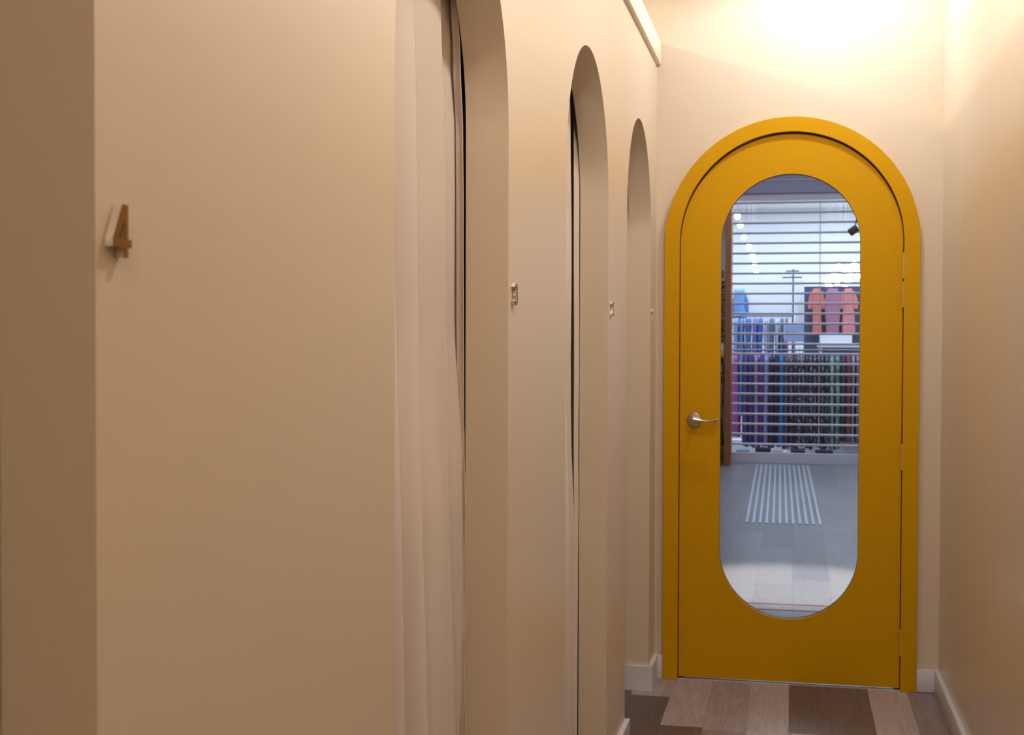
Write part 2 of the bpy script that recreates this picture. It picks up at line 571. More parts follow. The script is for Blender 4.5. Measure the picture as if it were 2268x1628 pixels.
# lever handle
hx, hz = -0.366 - dc, 0.981
RY = Matrix.Rotation(pi / 2, 4, 'X')      # local z -> -y
hd = empty('handle'); hd.parent = door
hd['label'] = 'satin nickel lever handle'
bm = bmesh.new()
Mh = Matrix.Translation((hx, LF - D, hz)) @ RY
add_lathe(bm, [(0, 0), (0.0268, 0), (0.0268, 0.005), (0.0245, 0.0075), (0.012, 0.0085), (0.0105, 0.013), (0.0095, 0.036), (0.0, 0.036)], Mh, 40)
link('rosette', bm, M_chrome, hd)
bm = bmesh.new()
yl = LF - D - 0.045
pth = [(hx - 0.010, yl + 0.002, hz + 0.003), (hx, yl, hz + 0.004), (hx + 0.016, yl, hz + 0.002), (hx + 0.036, yl, hz - 0.001), (hx + 0.058, yl, hz - 0.002),
       (hx + 0.074, yl, hz + 0.000), (hx + 0.085, yl - 0.001, hz + 0.004), (hx + 0.091, yl - 0.002, hz + 0.009)]
add_tube(bm, pth, [(0.007, 0.007), (0.0110, 0.0105), (0.0085, 0.0072), (0.0085, 0.0056), (0.010, 0.0056), (0.011, 0.0062), (0.0105, 0.0058), (0.006, 0.0030)], 16)
link('lever', bm, M_chrome, hd)
# four hinge barrels
for zc in (1.553, 1.449, 0.856, 0.177):
    bm = bmesh.new()
    Mb = Matrix.Translation((lr + 0.002, LF - D - 0.0105, zc - 0.047))
    pr = [(0, 0), (0.0042, 0)]
    for k in range(3):
        z0 = [0, 0.017, 0.075][k]; z1 = [0.0165, 0.0745, 0.094][k]
        pr += [(0.0048, z0 + 0.0006), (0.0048, z1 - 0.0006), (0.0040, z1)]
    pr += [(0, 0.0955)]
    add_lathe(bm, pr, Mb, 16)
    link('hinge', bm, M_hinge, door)['label'] = 'pale brass hinge barrel'
bm = bmesh.new()
add_box(bm, -lr - 0.0075, -lr - 0.0055, LF - D + 0.001, LF - D + 0.022, hz - 0.030, hz + 0.030)
link('strike_plate', bm, M_black, door)
# threshold strip, added as the bright line of light under the leaf
o = box('trim_2', dc - fi + 0.002, dc + fi - 0.002, D - 0.004, D + 0.05, 0.0, 0.0035, M_alu)
tag(o, 'thin bright threshold strip added to show light under the yellow door', 'threshold', 'structure')


# -------------------------------------------------------------- curtains
def lerp_z(tbl, z):
    """tbl: (z, y) pairs sorted by falling z; straight lines, extended at both ends"""
    for i in range(len(tbl) - 1):
        if z >= tbl[i + 1][0] or i == len(tbl) - 2:
            (za, ya), (zb, yb) = tbl[i], tbl[i + 1]
            return ya + (yb - ya) * (z - za) / (zb - za)


def add_sheet(bm, rowfn, zs, thick=0.0):
    rows = [[bm.verts.new(p) for p in rowfn(z)] for z in zs]
    for i in range(len(rows) - 1):
        for k in range(len(rows[0]) - 1):
            bm.faces.new((rows[i][k], rows[i][k + 1], rows[i + 1][k + 1], rows[i + 1][k]))


def pleat_row(ys, z, xf, xb, tail):
    """lapped pleats: each panel comes forward to its right-hand edge, then folds back"""
    pts = [(xb, ys[0], z)]
    for i in range(1, len(ys)):
        a, b = ys[i - 1], ys[i]
        wob = 0.0022 * math.sin(3.1 * z + 1.7 * i) + 0.0012 * math.sin(7.3 * z + 0.6 * i)
        for s in (0.08, 0.25, 0.45, 0.65, 0.82, 0.93, 0.985):
            pts.append((xb + (xf - xb) * (1 - (1 - s) ** 1.9) + wob * s, a + 0.004 + (b - a - 0.004) * s, z))
        for q in range(0, 7):
            t = pi * q / 6
            pts.append((xf + wob - 0.0030 + 0.0042 * math.cos(t - 0.45), b + 0.0032 * math.sin(t - 0.45), z))
        if i < len(ys) - 1:
            pts.append((xb - 0.004, b + 0.001, z))
    b = ys[-1]
    pts += [(xf - 0.02, b + 0.002, z), (xf - tail, b - 0.004, z)]
    return pts


def curtain(label, yc, ztop, creases, xf, xb, mt, edge=None, tail=0.05, near=None):
    """creases: (z, y) lines of the pleat edges for a curtain hanging 0.602 left of the camera axis; near: (z, x) table if the cloth swings"""
    root = empty('curtain', (XL - T - 0.03, yc, 0.02))
    tag(root, label, 'curtain', group='fitting room curtains')
    off = Vector(root.location)
    zs = [ztop + (0.025 - ztop) * i / 96 for i in range(97)]

    def loc(p): return tuple(Vector(p) - off)

    def frow(z):
        x = clamp_z(near, z) if near else xf
        k = abs(x) / 0.602 if near else 1.0
        return [loc(p) for p in pleat_row([lerp_z(c, z) * k for c in creases], z, x, x + (xb - xf), tail)]
    bm = bmesh.new()
    add_sheet(bm, frow, zs)
    link('fabric', bm, mt, root, smooth=50, recalc=False)
    if edge:
        bm = bmesh.new()

        def row(z):
            h, a, b = clamp_z(edge[0], z), clamp_z(edge[1], z), clamp_z(edge[2], z)
            return [loc(p) for p in ((h - 0.0100, a, z), (h - 0.0050, a + (b - a) * 0.45, z), (h - 0.0012, b - 0.0015, z), (h - 0.0004, b, z),
                                     (h - 0.0030, b + 0.0022, z), (h - 0.0150, b + 0.003, z))]
        add_sheet(bm, row, zs)
        link('hem', bm, mt, root, smooth=60, recalc=False)
    bm = bmesh.new()
    add_tube(bm, [loc((xf - 0.022, yc - 0.42, ztop + 0.012)), loc((xf - 0.022, yc + 0.345, ztop + 0.012))], 0.011, 14)
    link('rail', bm, M_steel, root)
    return root


def clamp_z(tbl, z):
    """smooth interpolation of a (z, value) table sorted by falling z, held at both ends"""
    if z >= tbl[0][0]: return tbl[0][1]
    if z <= tbl[-1][0]: return tbl[-1][1]
    for (za, ya), (zb, yb) in zip(tbl, tbl[1:]):
        if z >= zb:
            t = (z - za) / (zb - za)
            t = t * t * (3 - 2 * t)
            return ya + (yb - ya) * t


def shift(tbl, d): return [(z, y + d) for z, y in tbl]


c0 = [(1.802, 1.9558), (1.461, 1.9767), (0.860, 2.0140), (0.590, 2.0310)]
c1 = [(1.833, 2.0817), (1.499, 2.1043), (0.837, 2.1440), (0.600, 2.1600)]
c2 = [(1.870, 2.2326), (1.514, 2.2652), (0.800, 2.3320), (0.590, 2.3520)]
c3 = [(1.891, 2.3170), (1.788, 2.3480), (1.524, 2.3730), (1.162, 2.3880), (0.911, 2.4030), (0.656, 2.4170), (0.545, 2.4230)]
cm1 = shift(c0, -0.125); cm2 = shift(c0, -0.25); cm3 = shift(c0, -0.36)
curtain('greige pleated curtain filling the nearest arch left of the number 3', 2.035, 2.20, [cm3, cm2, cm1, c0, c1, c2, c3], -0.612, -0.660, M_cur,
        near=[(1.35, -0.612), (0.95, -0.5975)],
        edge=([(1.30, -0.5952), (1.162, -0.595), (1.079, -0.594), (0.953, -0.591), (0.895, -0.592), (0.836, -0.589), (0.761, -0.587), (0.736, -0.591), (0.66, -0.592), (0.576, -0.590), (0.40, -0.593)],
              [(1.90, 2.3500), (1.792, 2.3720), (1.66, 2.3880), (1.45, 2.3930), (1.20, 2.3900), (1.079, 2.3895), (0.953, 2.3895), (0.836, 2.3880), (0.736, 2.3840), (0.576, 2.3870)],
              [(1.90, 2.3368), (1.795, 2.3565), (1.664, 2.3772), (1.528, 2.3822), (1.162, 2.3885), (1.079, 2.3888), (0.953, 2.3885), (0.895, 2.3880), (0.836, 2.3868), (0.761, 2.3866),
               (0.736, 2.3836), (0.66, 2.3865), (0.576, 2.3860), (0.40, 2.3800)]), tail=0.09)
a_edge = [(1.845, 3.5990), (1.598, 3.6130), (1.224, 3.6350), (0.973, 3.6620), (0.80, 3.7000), (0.60, 3.7100), (0.30, 3.7200)]
a_prev = [(1.60, 3.5300), (0.9785, 3.5892), (0.342, 3.6564)]
curtain('pale pleated curtain in the middle arch left of the number 2', 3.372, 2.20,
        [shift(a_prev, -0.42), shift(a_prev, -0.30), shift(a_prev, -0.20), shift(a_prev, -0.10), a_prev, a_edge], -0.603, -0.630, M_cur2,
        edge=([(1.6, -0.5950), (1.2, -0.5940), (1.0, -0.5950), (0.8, -0.5940), (0.6, -0.5950)],
              [(1.85, 3.6820), (1.60, 3.6880), (1.22, 3.6960), (0.97, 3.7020), (0.63, 3.7080), (0.33, 3.7100)],
              [(1.85, 3.7200), (1.603, 3.7240), (1.20, 3.7250), (0.967, 3.7250), (0.629, 3.7250), (0.32, 3.7210)]), tail=0.02)
b_edge = [(1.5, 4.8440), (0.0, 4.8490)]
curtain('pale curtain barely showing at the edge of the arch beside the yellow door', 4.503, 2.20,
        [shift(b_edge, -0.62), shift(b_edge, -0.50), shift(b_edge, -0.38), shift(b_edge, -0.26), shift(b_edge, -0.12), b_edge], -0.640, -0.662, M_cur2, tail=0.03)


# -------------------------------------------------------------- number signs
def stroke(pts, w):
    """outline of a constant-width stroke along 2-D points"""
    n = len(pts)
    L_, R_ = [], []
    for i in range(n):
        a = Vector(pts[max(i - 1, 0)]); b = Vector(pts[min(i + 1, n - 1)])
        d = (b - a).normalized()
        nn = Vector((-d.y, d.x)) * w / 2
        p = Vector(pts[i])
        L_.append(tuple(p + nn)); R_.append(tuple(p - nn))
    return L_ + R_[::-1]


def digit_loops(ch):
    """outlines in a cell about 0.028 wide and 0.041 high, origin at its middle"""
    if ch == '4':
        return [[[(0.0005, 0.0205), (0.0085, 0.0205), (0.0085, -0.0062), (0.0140, -0.0062), (0.0140, -0.0125), (0.0085, -0.0125), (0.0085, -0.0205),
                  (0.0020, -0.0205), (0.0020, -0.0125), (-0.0140, -0.0125), (-0.0140, -0.0065)],
                 [(0.0020, -0.0062), (0.0020, 0.0085), (-0.0075, -0.0062)]]]
    w = 0.0060
    if ch == '3':
        top = arc(0.0005, 0.0098, 0.0078, 158, -82, 26)
        bot = arc(0.0005, -0.0082, 0.0092, 82, -160, 30)
        return [[stroke(top, w)], [stroke(bot, w)]]
    if ch == '2':
        top = arc(0.0, 0.0095, 0.0082, 165, -35, 24)
        top += [(0.0040, 0.0008), (-0.0015, -0.0065), (-0.0085, -0.0150), (-0.0100, -0.0172)]
        base = [(-0.0128, -0.0145), (0.0122, -0.0145), (0.0122, -0.0205), (-0.0128, -0.0205)]
        return [[stroke(top, w)], [base]]
    if ch == '1':
        return [[[(0.0010, 0.0205), (0.0062, 0.0205), (0.0062, -0.0205), (-0.0002, -0.0205), (-0.0002, 0.0125), (-0.0068, 0.0085), (-0.0068, 0.0140)]]]


def number(ch, y, z, word, label, face_mat):
    root = empty('number_sign', (XL, y, z))
    tag(root, label, 'number sign', group='fitting room numbers')
    bm = bmesh.new(); bf = bmesh.new()
    for lp in digit_loops(ch):
        add_prism(bm, lp, lambda a, b, t: (t, a, b), 0.0003, 0.0072)
        add_prism(bf, lp, lambda a, b, t: (t, a, b), 0.0072, 0.0082)
    link('acrylic_block', bm, M_num_side if ch != '1' else M_num_pale, root)['label'] = 'clear acrylic block behind the face'
    link('face_plate', bf, face_mat, root)['label'] = 'mirrored front of the numeral'


number('4', 0.9420, 1.3707, 'four', 'mirrored number 4 with painted brown reflection on the wall beside the left edge arch', M_num_refl)
number('3', 2.4255, 1.3695, 'three', 'mirrored number 3 with painted dark reflection on the pier right of the greige curtain', M_num_dark)
number('2', 3.7780, 1.3725, 'two', 'mirrored number 2 with painted brown reflection on the pier between the two far arches', M_num_brown)
number('1', 4.8810, 1.3728, 'one', 'faint clear number 1 on the narrow pier by the yellow door', M_num_pale)

# ====================================================================== beyond the door
SY = 14.0           # roller grille
MX0, MX1 = -3.2, 3.2
o = box('ceiling_mall', MX0, MX1, D + DT, SY, 3.40, 3.5, M_ceil)
tag(o, 'white ceiling over the shop floor beyond the door', 'ceiling', 'structure')
o = box('wall_mall_left', MX0 - 0.1, MX0, D + DT, 20, 0, 3.4, M_mallw)
tag(o, 'cool white side wall of the shop beyond the door', 'wall', 'structure')
o = box('wall_mall_right', MX1, MX1 + 0.1, D + DT, 20, 0, 3.4, M_mallw)
tag(o, 'cool white side wall opposite, beyond the door', 'wall', 'structure')
o = box('wall_bulkhead', MX0, MX1, SY - 0.06, SY + 0.10, 2.775, 3.40, M_bulk)
tag(o, 'lavender grey bulkhead above the roller grille', 'wall', 'structure')
o = box('trim_3', MX0, MX1, SY - 0.075, SY - 0.06, 2.898, 2.906, M_rail)
tag(o, 'pale bead across the lavender bulkhead', 'trim', 'structure')
o = box('wall_shopfront', MX0, -0.70, SY - 0.02, SY + 0.10, 0, 2.775, M_mallw)
tag(o, 'cool white shopfront wall left of the roller grille', 'wall', 'structure')

# two floor joint strips near the door
for i, (y, w) in enumerate([(6.418, 0.018), (6.56, 0.016)]):
    o = box('trim_floor', -2.0, 2.0, y, y + w, 0.0, 0.002, M_wood)
    tag(o, ['nearer brown joint strip across the grey floor', 'farther brown joint strip across the grey floor'][i], 'trim', 'structure')

# roller grille
gri = empty('roller_grille', (0.7, SY, 0))
tag(gri, 'pale grey roller grille of horizontal bars closing the shop', 'roller grille')
GX0, GX1 = -0.66 - 0.7, 2.2 - 0.7
bm = bmesh.new(); add_box(bm, GX0, GX1, -0.020, 0.020, 0.0, 0.106)
link('bottom_rail', bm, M_rail, gri)
bm = bmesh.new(); add_tube(bm, [(GX0, 0, 0.193), (GX1, 0, 0.193)], 0.0115, 12)
bar0 = link('bar', bm, M_bar, gri)
for k in range(1, 25):
    c = bar0.copy(); COL.objects.link(c); c.parent = gri; c.location = (0, 0, 0.1036 * k)
bm = bmesh.new(); add_box(bm, GX0 - 0.03, GX1 + 0.03, -0.012, 0.035, 2.70, 2.774)
link('head_rail', bm, M_rail, gri)
for s, xx in ((0, GX0 - 0.012), (1, GX1 + 0.012)):
    bm = bmesh.new(); add_box(bm, xx - 0.022, xx + 0.022, -0.03, 0.03, 0.0, 2.70)
    link('guide', bm, M_rail, gri)
for xx in (-0.45, 0.75):
    bm = bmesh.new()
    for k in range(24):
        add_box(bm, xx - 0.004, xx + 0.004, -0.0015, 0.0015, 0.193 + 0.1036 * k + 0.008, 0.193 + 0.1036 * (k + 1) - 0.008)
    link('link_chain', bm, M_bar, gri)

# raised floor strips
ORD = ['first', 'second', 'third', 'fourth', 'fifth', 'sixth', 'seventh', 'eighth', 'ninth', 'tenth', 'eleventh', 'twelfth', 'thirteenth', 'fourteenth',
       'fifteenth', 'sixteenth', 'seventeenth', 'eighteenth', 'nineteenth', 'twentieth', 'twenty-first', 'twenty-second', 'twenty-third', 'twenty-fourth',
       'twenty-fifth', 'twenty-sixth', 'twenty-seventh', 'twenty-eighth', 'twenty-ninth', 'thirtieth']
M_strip = mat('pale_steel_strip', (0.56, 0.60, 0.68, 1), 0.35, metal=0.5, vary=0.05)
bm = bmesh.new()
nseg = 2
prof = [(-0.0115, 0.0), (-0.009, 0.004), (0.009, 0.004), (0.0115, 0.0)]
add_prism(bm, [prof], lambda a, b, t: (a, t, b), 0.0, 4.36)
strip = link('floor_strip', bm, M_strip)
for k in range(12):
    s = strip if k == 0 else strip.copy()
    if k: COL.objects.link(s)
    s.location = (-0.317 + 0.0456 * k, 9.42, 0.0)
    s.rotation_euler = (0, 0, 0.0105)
    tag(s, 'raised silver floor strip before the grille, %s of twelve counted from the left' % ORD[k], 'floor strip', group='raised strips on the grey floor')

# hanging black spotlight in front of the grille
sl = empty('spotlight', (0.4534, 11.0, 2.15))
tag(sl, 'black spotlight hanging tilted near the top right of the glass', 'spotlight')
Ms = Matrix.Rotation(math.radians(-52), 4, 'Y') @ Matrix.Rotation(math.radians(18), 4, 'X')
bm = bmesh.new()
add_lathe(bm, [(0, -0.036), (0.026, -0.036), (0.031, -0.031), (0.031, 0.034), (0.027, 0.036), (0.025, 0.030), (0, 0.030)], Ms.inverted(), 24)
link('lamp_head', bm, M_black, sl)
bm = bmesh.new()
add_tube(bm, [(0.0, 0, 0.0), (0.018, 0.0, 0.05), (0.026, 0, 0.09)], 0.006, 10)
add_tube(bm, [(0.026, 0, 0.085), (0.026, 0, 1.25)], 0.0035, 10)
link('stem', bm, M_steel, sl)

# timber display unit left of the grille
du = empty('display_unit', (-0.80, 13.60, 0))
tag(du, 'tall red brown timber display unit at the left of the grille', 'display unit')


def dbox(name, x0, x1, y0, y1, z0, z1, m=M_wood):
    bm = bmesh.new(); add_box(bm, x0, x1, y0, y1, z0, z1)
    bmesh.ops.bevel(bm, geom=bm.edges[:], offset=0.002, segments=1, affect='EDGES')
    return link(name, bm, m, du)


dbox('post', 0.115, 0.175, -0.03, 0.33, 0, 2.62)
dbox('post', -0.50, -0.44, -0.03, 0.33, 0, 2.62)
dbox('plinth', -0.438, 0.113, 0.02, 0.32, 0, 0.195)
bm = bmesh.new()
add_box(bm, 0.070, 0.096, -0.004, 0.0205, 0.035, 0.175)
link('slot', bm, M_black, du)['label'] = 'dark slot in the plinth'
for z in (0.50, 1.095):
    dbox('shelf', -0.438, 0.113, 0.0, 0.32, z, z + 0.022)
dbox('header', -0.50, 0.175, -0.03, 0.33, 2.622, 2.68)

# things on the display unit
X_ = -0.80 + 0.060


def pot_plant():
    root = empty('potted_plant', (-0.775, 13.76, 1.117))
    tag(root, 'dark green leafy potted plant on the top shelf of the timber unit', 'plant')
    bm = bmesh.new()
    add_lathe(bm, [(0, 0), (0.05, 0), (0.065, 0.12), (0.060, 0.12), (0.055, 0.10), (0, 0.10)], Matrix.Identity(4), 24)
    link('pot', bm, M_black, root)
    bm = bmesh.new()
    rnd = random.Random(3)
    for i in range(420):
        a = rnd.uniform(0, 2 * pi); h = rnd.uniform(0.12, 0.84); r = rnd.uniform(0.015, 0.085) * (1.1 - 0.4 * abs(h - 0.45))
        c = Vector((r * math.cos(a), r * math.sin(a), h))
        d = Vector((math.cos(a), math.sin(a), rnd.uniform(-0.6, 0.7))).normalized()
        s = d.cross(Vector((0, 0, 1))).normalized(); ln, wd = rnd.uniform(0.035, 0.06), rnd.uniform(0.016, 0.028)
        n = d.cross(s) * 0.008
        p = [c, c + d * ln * 0.45 + s * wd + n, c + d * ln, c + d * ln * 0.45 - s * wd + n]
        v = [bm.verts.new(q) for q in p]
        bm.faces.new((v[0], v[1], v[2])); bm.faces.new((v[0], v[2], v[3]))
    link('foliage', bm, mat('dark_leaf', lin(44, 66, 50), 0.5, vary=0.5, scale=25), root, recalc=False)
    bm = bmesh.new(); add_tube(bm, [(0, 0, 0.10), (0.01, 0, 0.4), (0, 0.01, 0.75)], [0.008, 0.006, 0.003], 8)
    link('stem', bm, mat('stem_brown', lin(70, 60, 40), 0.7), root)


pot_plant()


def tagbox(name, label, cat, x0, x1, y0, y1, z0, z1, m, bev=0.004):
    o = box(name, x0, x1, y0, y1, z0, z1, m, bevel=bev)
    return tag(o, label, cat)


bm = bmesh.new()
add_lathe(bm, [(0, 0), (0.022, 0), (0.025, 0.01), (0.025, 0.085), (0.012, 0.105), (0.012, 0.125), (0, 0.125)], Matrix.Translation((-0.712, 13.66, 1.117)), 20)
tag(link('bottle', bm, mat('white_plastic', (0.75, 0.78, 0.82, 1), 0.4)), 'white bottle standing in front of the potted plant', 'bottle')
tagbox('box', 'yellow box leaning at the front of the top shelf of the timber unit', 'box', -0.775, -0.696, 13.570, 13.598, 1.095, 1.160, mat('yellow_card', lin(190, 160, 60), 0.6))


def cloth_body(w, d, h, top=0.35, waves=3, seed=0, amp=0.006, nz=14, ncut=20):
    """a garment or bag seen edge on: rounded loft that fills out from the shoulders, hangs in soft folds"""
    rnd = random.Random(seed)
    bm = bmesh.new()
    ph = [rnd.uniform(0, 6.28) for _ in range(4)]
    rings = []
    for i in range(nz + 1):
        t = i / nz
        z = -h * t
        fill = min(1.0, 0.66 + 0.34 * (t / top) ** 0.7) if t < top else 1.0
        dep = d * min(1.0, 0.45 + 0.55 * (t / 0.10) ** 0.6) if t < 0.10 else d * (1.0 + 0.05 * math.sin(3 * t + ph[0]))
        ww = w * fill * (1 + 0.10 * math.sin(5 * t + ph[1]))
        ring = []
        for k in range(ncut):
            a = 2 * pi * k / ncut
            ca, sa = math.cos(a), math.sin(a)
            x = ww / 2 * math.copysign(abs(ca) ** 0.75, ca)
            y = dep / 2 * math.copysign(abs(sa) ** 0.55, sa)
            x += amp * t * math.sin(waves * a + ph[2]) + 0.006 * t * math.sin(2.2 * t + ph[3])
            zz = z + (0.012 * math.sin(2 * a + ph[0]) if i == nz else 0)
            ring.append(bm.verts.new((x, y, zz)))
        rings.append(ring)
    for i in range(nz):
        for k in range(ncut):
            q = (k + 1) % ncut
            bm.faces.new((rings[i][k], rings[i][q], rings[i + 1][q], rings[i + 1][k]))
    bm.faces.new(rings[0]); bm.faces.new(rings[-1][::-1])
    return bm


M_flor = patterned('floral_cloth', lin(60, 54, 66), lin(168, 150, 164), 22)
M_black2 = mat('black_leather', (0.015, 0.015, 0.018, 1), 0.5)
bm = cloth_body(0.085, 0.22, 0.565, top=0.2, seed=4)
fl = link('cloth_bundle', bm, M_flor); fl.location = (-0.742, 13.74, 1.095)
tag(fl, 'grey floral cloth hanging inside the timber unit under the yellow box', 'cloth')
hb = empty('handbag', (-0.748, 13.70, 0.218))
tag(hb, 'black upright bag on the plinth of the timber unit', 'bag')
bm = cloth_body(0.090, 0.22, 0.285, top=0.35, seed=9)
ob = link('bag_body', bm, M_black2, hb); ob.location = (0, 0, 0.2655)
bm = bmesh.new()
add_tube(bm, [(0, -0.06, 0.24), (0, -0.05, 0.262), (0, 0, 0.275), (0, 0.05, 0.262), (0, 0.06, 0.24)], 0.005, 8)
link('strap', bm, M_black2, hb)
hb.location.z = 0.216

# ====================================================================== the shop behind the grille
o = box('wall_shop_back', MX0, MX1, 18.6, 18.7, 0, 3.4, M_mallw)
tag(o, 'white rear wall of the shop behind the grille', 'wall', 'structure')
o = box('ceiling_shop', MX0, MX1, SY + 0.10, 18.7, 3.05, 3.15, M_ceil)
tag(o, 'white ceiling of the shop behind the grille', 'ceiling', 'structure')


def rack(name, label, x0, x1, y, z, feet=True):
    root = empty(name, ((x0 + x1) / 2, y, 0))
    tag(root, label, 'clothes rack')
    h = (x1 - x0) / 2
    bm = bmesh.new(); add_tube(bm, [(-h, 0, z), (h, 0, z)], 0.011, 10)
    link('rail', bm, M_steel, root)
    for s in (-1, 1):
        bm = bmesh.new(); add_tube(bm, [(s * h, 0, 0.02), (s * h, 0, z + 0.01)], 0.012, 10)
        link('post', bm, M_steel, root)
        bm = bmesh.new(); add_tube(bm, [(s * h, -0.24, 0.014), (s * h, 0.24, 0.014)], 0.014, 10)
        link('foot', bm, M_steel, root)
    return root


def garment(x, y, zt, w, d, h, m, label, group, seed, kind='hanging_garment', cat='garment'):
    root = empty(kind, (x, y, zt))
    tag(root, label, cat, group=group)
    bm = cloth_body(w, d, h, top=0.22, seed=seed)
    bb = link('cloth', bm, m, root); bb.location = (0, 0, -0.045)
    bm = bmesh.new()
    pts = [(0, 0, -0.05), (0, 0, -0.022)] + [(0.0, 0.016 * math.sin(a), 0.001 + 0.0165 * -math.cos(a) + 0.0) for a in [pi * t / 8 for t in range(1, 10)]]
    add_tube(bm, pts, 0.0025, 6)
    link('hanger', bm, M_steel, root)
    return root


# long garments on the lower rack: x centre, width, colour, words
RY_, RZ_ = 15.1, 1.155
rack('clothes_rack', 'long low clothes rack full of dresses right behind the grille', -0.86, 1.30, RY_, RZ_)
low = [(-0.635, 0.075, (176, 84, 158), 'magenta pink dress'), (-0.572, 0.030, (60, 140, 200), 'narrow sky blue top'), (-0.530, 0.060, (74, 66, 124), 'dusky violet dress'),
       (-0.470, 0.060, (54, 56, 116), 'indigo dress'), (-0.412, 0.060, (150, 128, 178), 'lilac dress'), (-0.355, 0.052, (86, 58, 118), 'plum purple dress'),
       (-0.300, 0.062, (140, 142, 198), 'periwinkle dress'), (-0.243, 0.050, (36, 42, 84), 'navy dress'), (-0.192, 0.052, (22, 30, 66), 'deep navy dress'),
       (-0.138, 0.055, (24, 118, 192), 'bright cobalt blue dress'), (-0.082, 0.055, (84, 80, 108), 'mauve grey dress')]
mats = {}
sd = 20
for i, (x, w, c, words) in enumerate(low):
    m = mat('cloth_%s' % words.replace(' ', '_'), lin(*c), 0.85, vary=0.12, scale=20)
    h = 0.98
    if i == 0: h = 0.88
    if i == 1: h = 0.62
    if i == 2: h = 1.0
    garment(x, RY_, RZ_ + 0.012, w * 1.24, 0.40, h + 0.045 + 0.02 * math.sin(i * 2.1), m, words + ' on the lower rack at left', 'dresses on the lower rack', sd); sd += 1
darks = [patterned('dark_print_a', lin(18, 24, 42), lin(136, 144, 166), 44), patterned('dark_print_b', lin(12, 18, 34), lin(104, 118, 148), 52),
         patterned('dark_print_c', lin(26, 28, 46), lin(150, 150, 172), 36)]
for k in range(10):
    x = -0.028 + 0.0415 * k
    garment(x, RY_, RZ_ + 0.012, 0.050, 0.40, 1.03 + 0.015 * math.sin(k * 1.7), darks[k % 3],
            'black and grey patterned dress on the lower rack, %s of the ten dark prints' % ORD[k], 'dresses on the lower rack', sd); sd += 1
for x, w, m, words in [(0.405, 0.05, patterned('mint_print', lin(118, 168, 164), lin(186, 212, 208), 18), 'pale mint dress'),
                       (0.465, 0.062, patterned('sage_print', lin(90, 136, 132), lin(168, 204, 192), 20), 'sage green patterned dress'),
                       (0.522, 0.045, mat('cloth_slate', lin(70, 74, 100), 0.85), 'slate grey dress'),
                       (0.578, 0.062, mat('cloth_rust', lin(158, 74, 74), 0.85, vary=0.15), 'rust red dress'),
                       (0.630, 0.030, mat('cloth_pale', lin(190, 186, 212), 0.85), 'narrow white top'),
                       (0.678, 0.055, mat('cloth_lav', lin(134, 130, 162), 0.85, vary=0.1), 'lavender grey dress'),
                       (0.740, 0.055, mat('cloth_blueg', lin(120, 128, 164), 0.85, vary=0.1), 'blue grey dress')]:
    hh = 1.04 if x < 0.5 else 0.95
    garment(x, RY_, RZ_ + 0.012, w, 0.40, hh, m, words + ' on the lower rack at right', 'dresses on the lower rack', sd); sd += 1

# blue denim on the rack behind, left
rack('clothes_rack', 'higher clothes rack of denim behind the long low rack', -1.0, -0.02, 16.6, 1.56)
den = [(-0.70, 0.06, (118, 152, 204), 'pale denim shirt'), (-0.630, 0.055, (96, 134, 190), 'washed blue denim shirt'), (-0.555, 0.075, (60, 104, 168), 'mid blue denim trousers'),
       (-0.470, 0.060, (96, 120, 190), 'soft blue denim trousers'), (-0.405, 0.055, (52, 96, 176), 'bright blue denim trousers'), (-0.335, 0.045, (176, 176, 210), 'grey white trousers'),
       (-0.270, 0.060, (84, 104, 142), 'slate blue trousers'), (-0.205, 0.040, (196, 198, 220), 'off white trousers'), (-0.150, 0.045, (72, 110, 140), 'teal grey trousers'),
       (-0.095, 0.040, (116, 80, 140), 'violet trousers')]
for i, (x, w, c, words) in enumerate(den):
    hh = 0.42 if i > 1 else 0.50
    garment(x, 16.6, 1.572, w * 1.12, 0.34, hh, mat('denim_' + words.replace(' ', '_'), lin(*c), 0.85, vary=0.12), words + ' on the higher rack behind', 'trousers and shirts on the higher rack', sd, kind='hanging_trousers'); sd += 1
bx = empty('denim_jacket', (-0.675, 16.9, 1.90))
tag(bx, 'light blue denim jacket hung high on the white wall stand', 'jacket')
bm = cloth_body(0.16, 0.20, 0.36, top=0.35, seed=77)
link('jacket_body', bm, mat('denim_light', lin(112, 158, 214), 0.85, vary=0.15), bx)
for s in (-1, 1):
    bm = bmesh.new(); add_tube(bm, [(s * 0.045, -0.02, -0.05), (s * 0.085, -0.04, -0.16), (s * 0.09, -0.03, -0.33)], [0.03, 0.032, 0.026], 12)
    link('sleeve', bm, mat('denim_sleeve', lin(76, 128, 196), 0.85), bx)
st = empty('display_stand', (-0.675, 16.98, 0))
tag(st, 'slim white stand carrying the light blue denim jacket', 'stand')
bm = bmesh.new(); add_tube(bm, [(0, 0, 0.02), (0, 0, 1.94)], 0.010, 10); add_tube(bm, [(0, 0, 1.90), (0, -0.10, 1.90)], 0.007, 8)
link('pole', bm, M_mallw, st)
bm = bmesh.new(); add_lathe(bm, [(0, 0), (0.14, 0), (0.14, 0.015), (0.02, 0.022), (0, 0.022)], Matrix.Identity(4), 28)
link('base', bm, M_mallw, st)

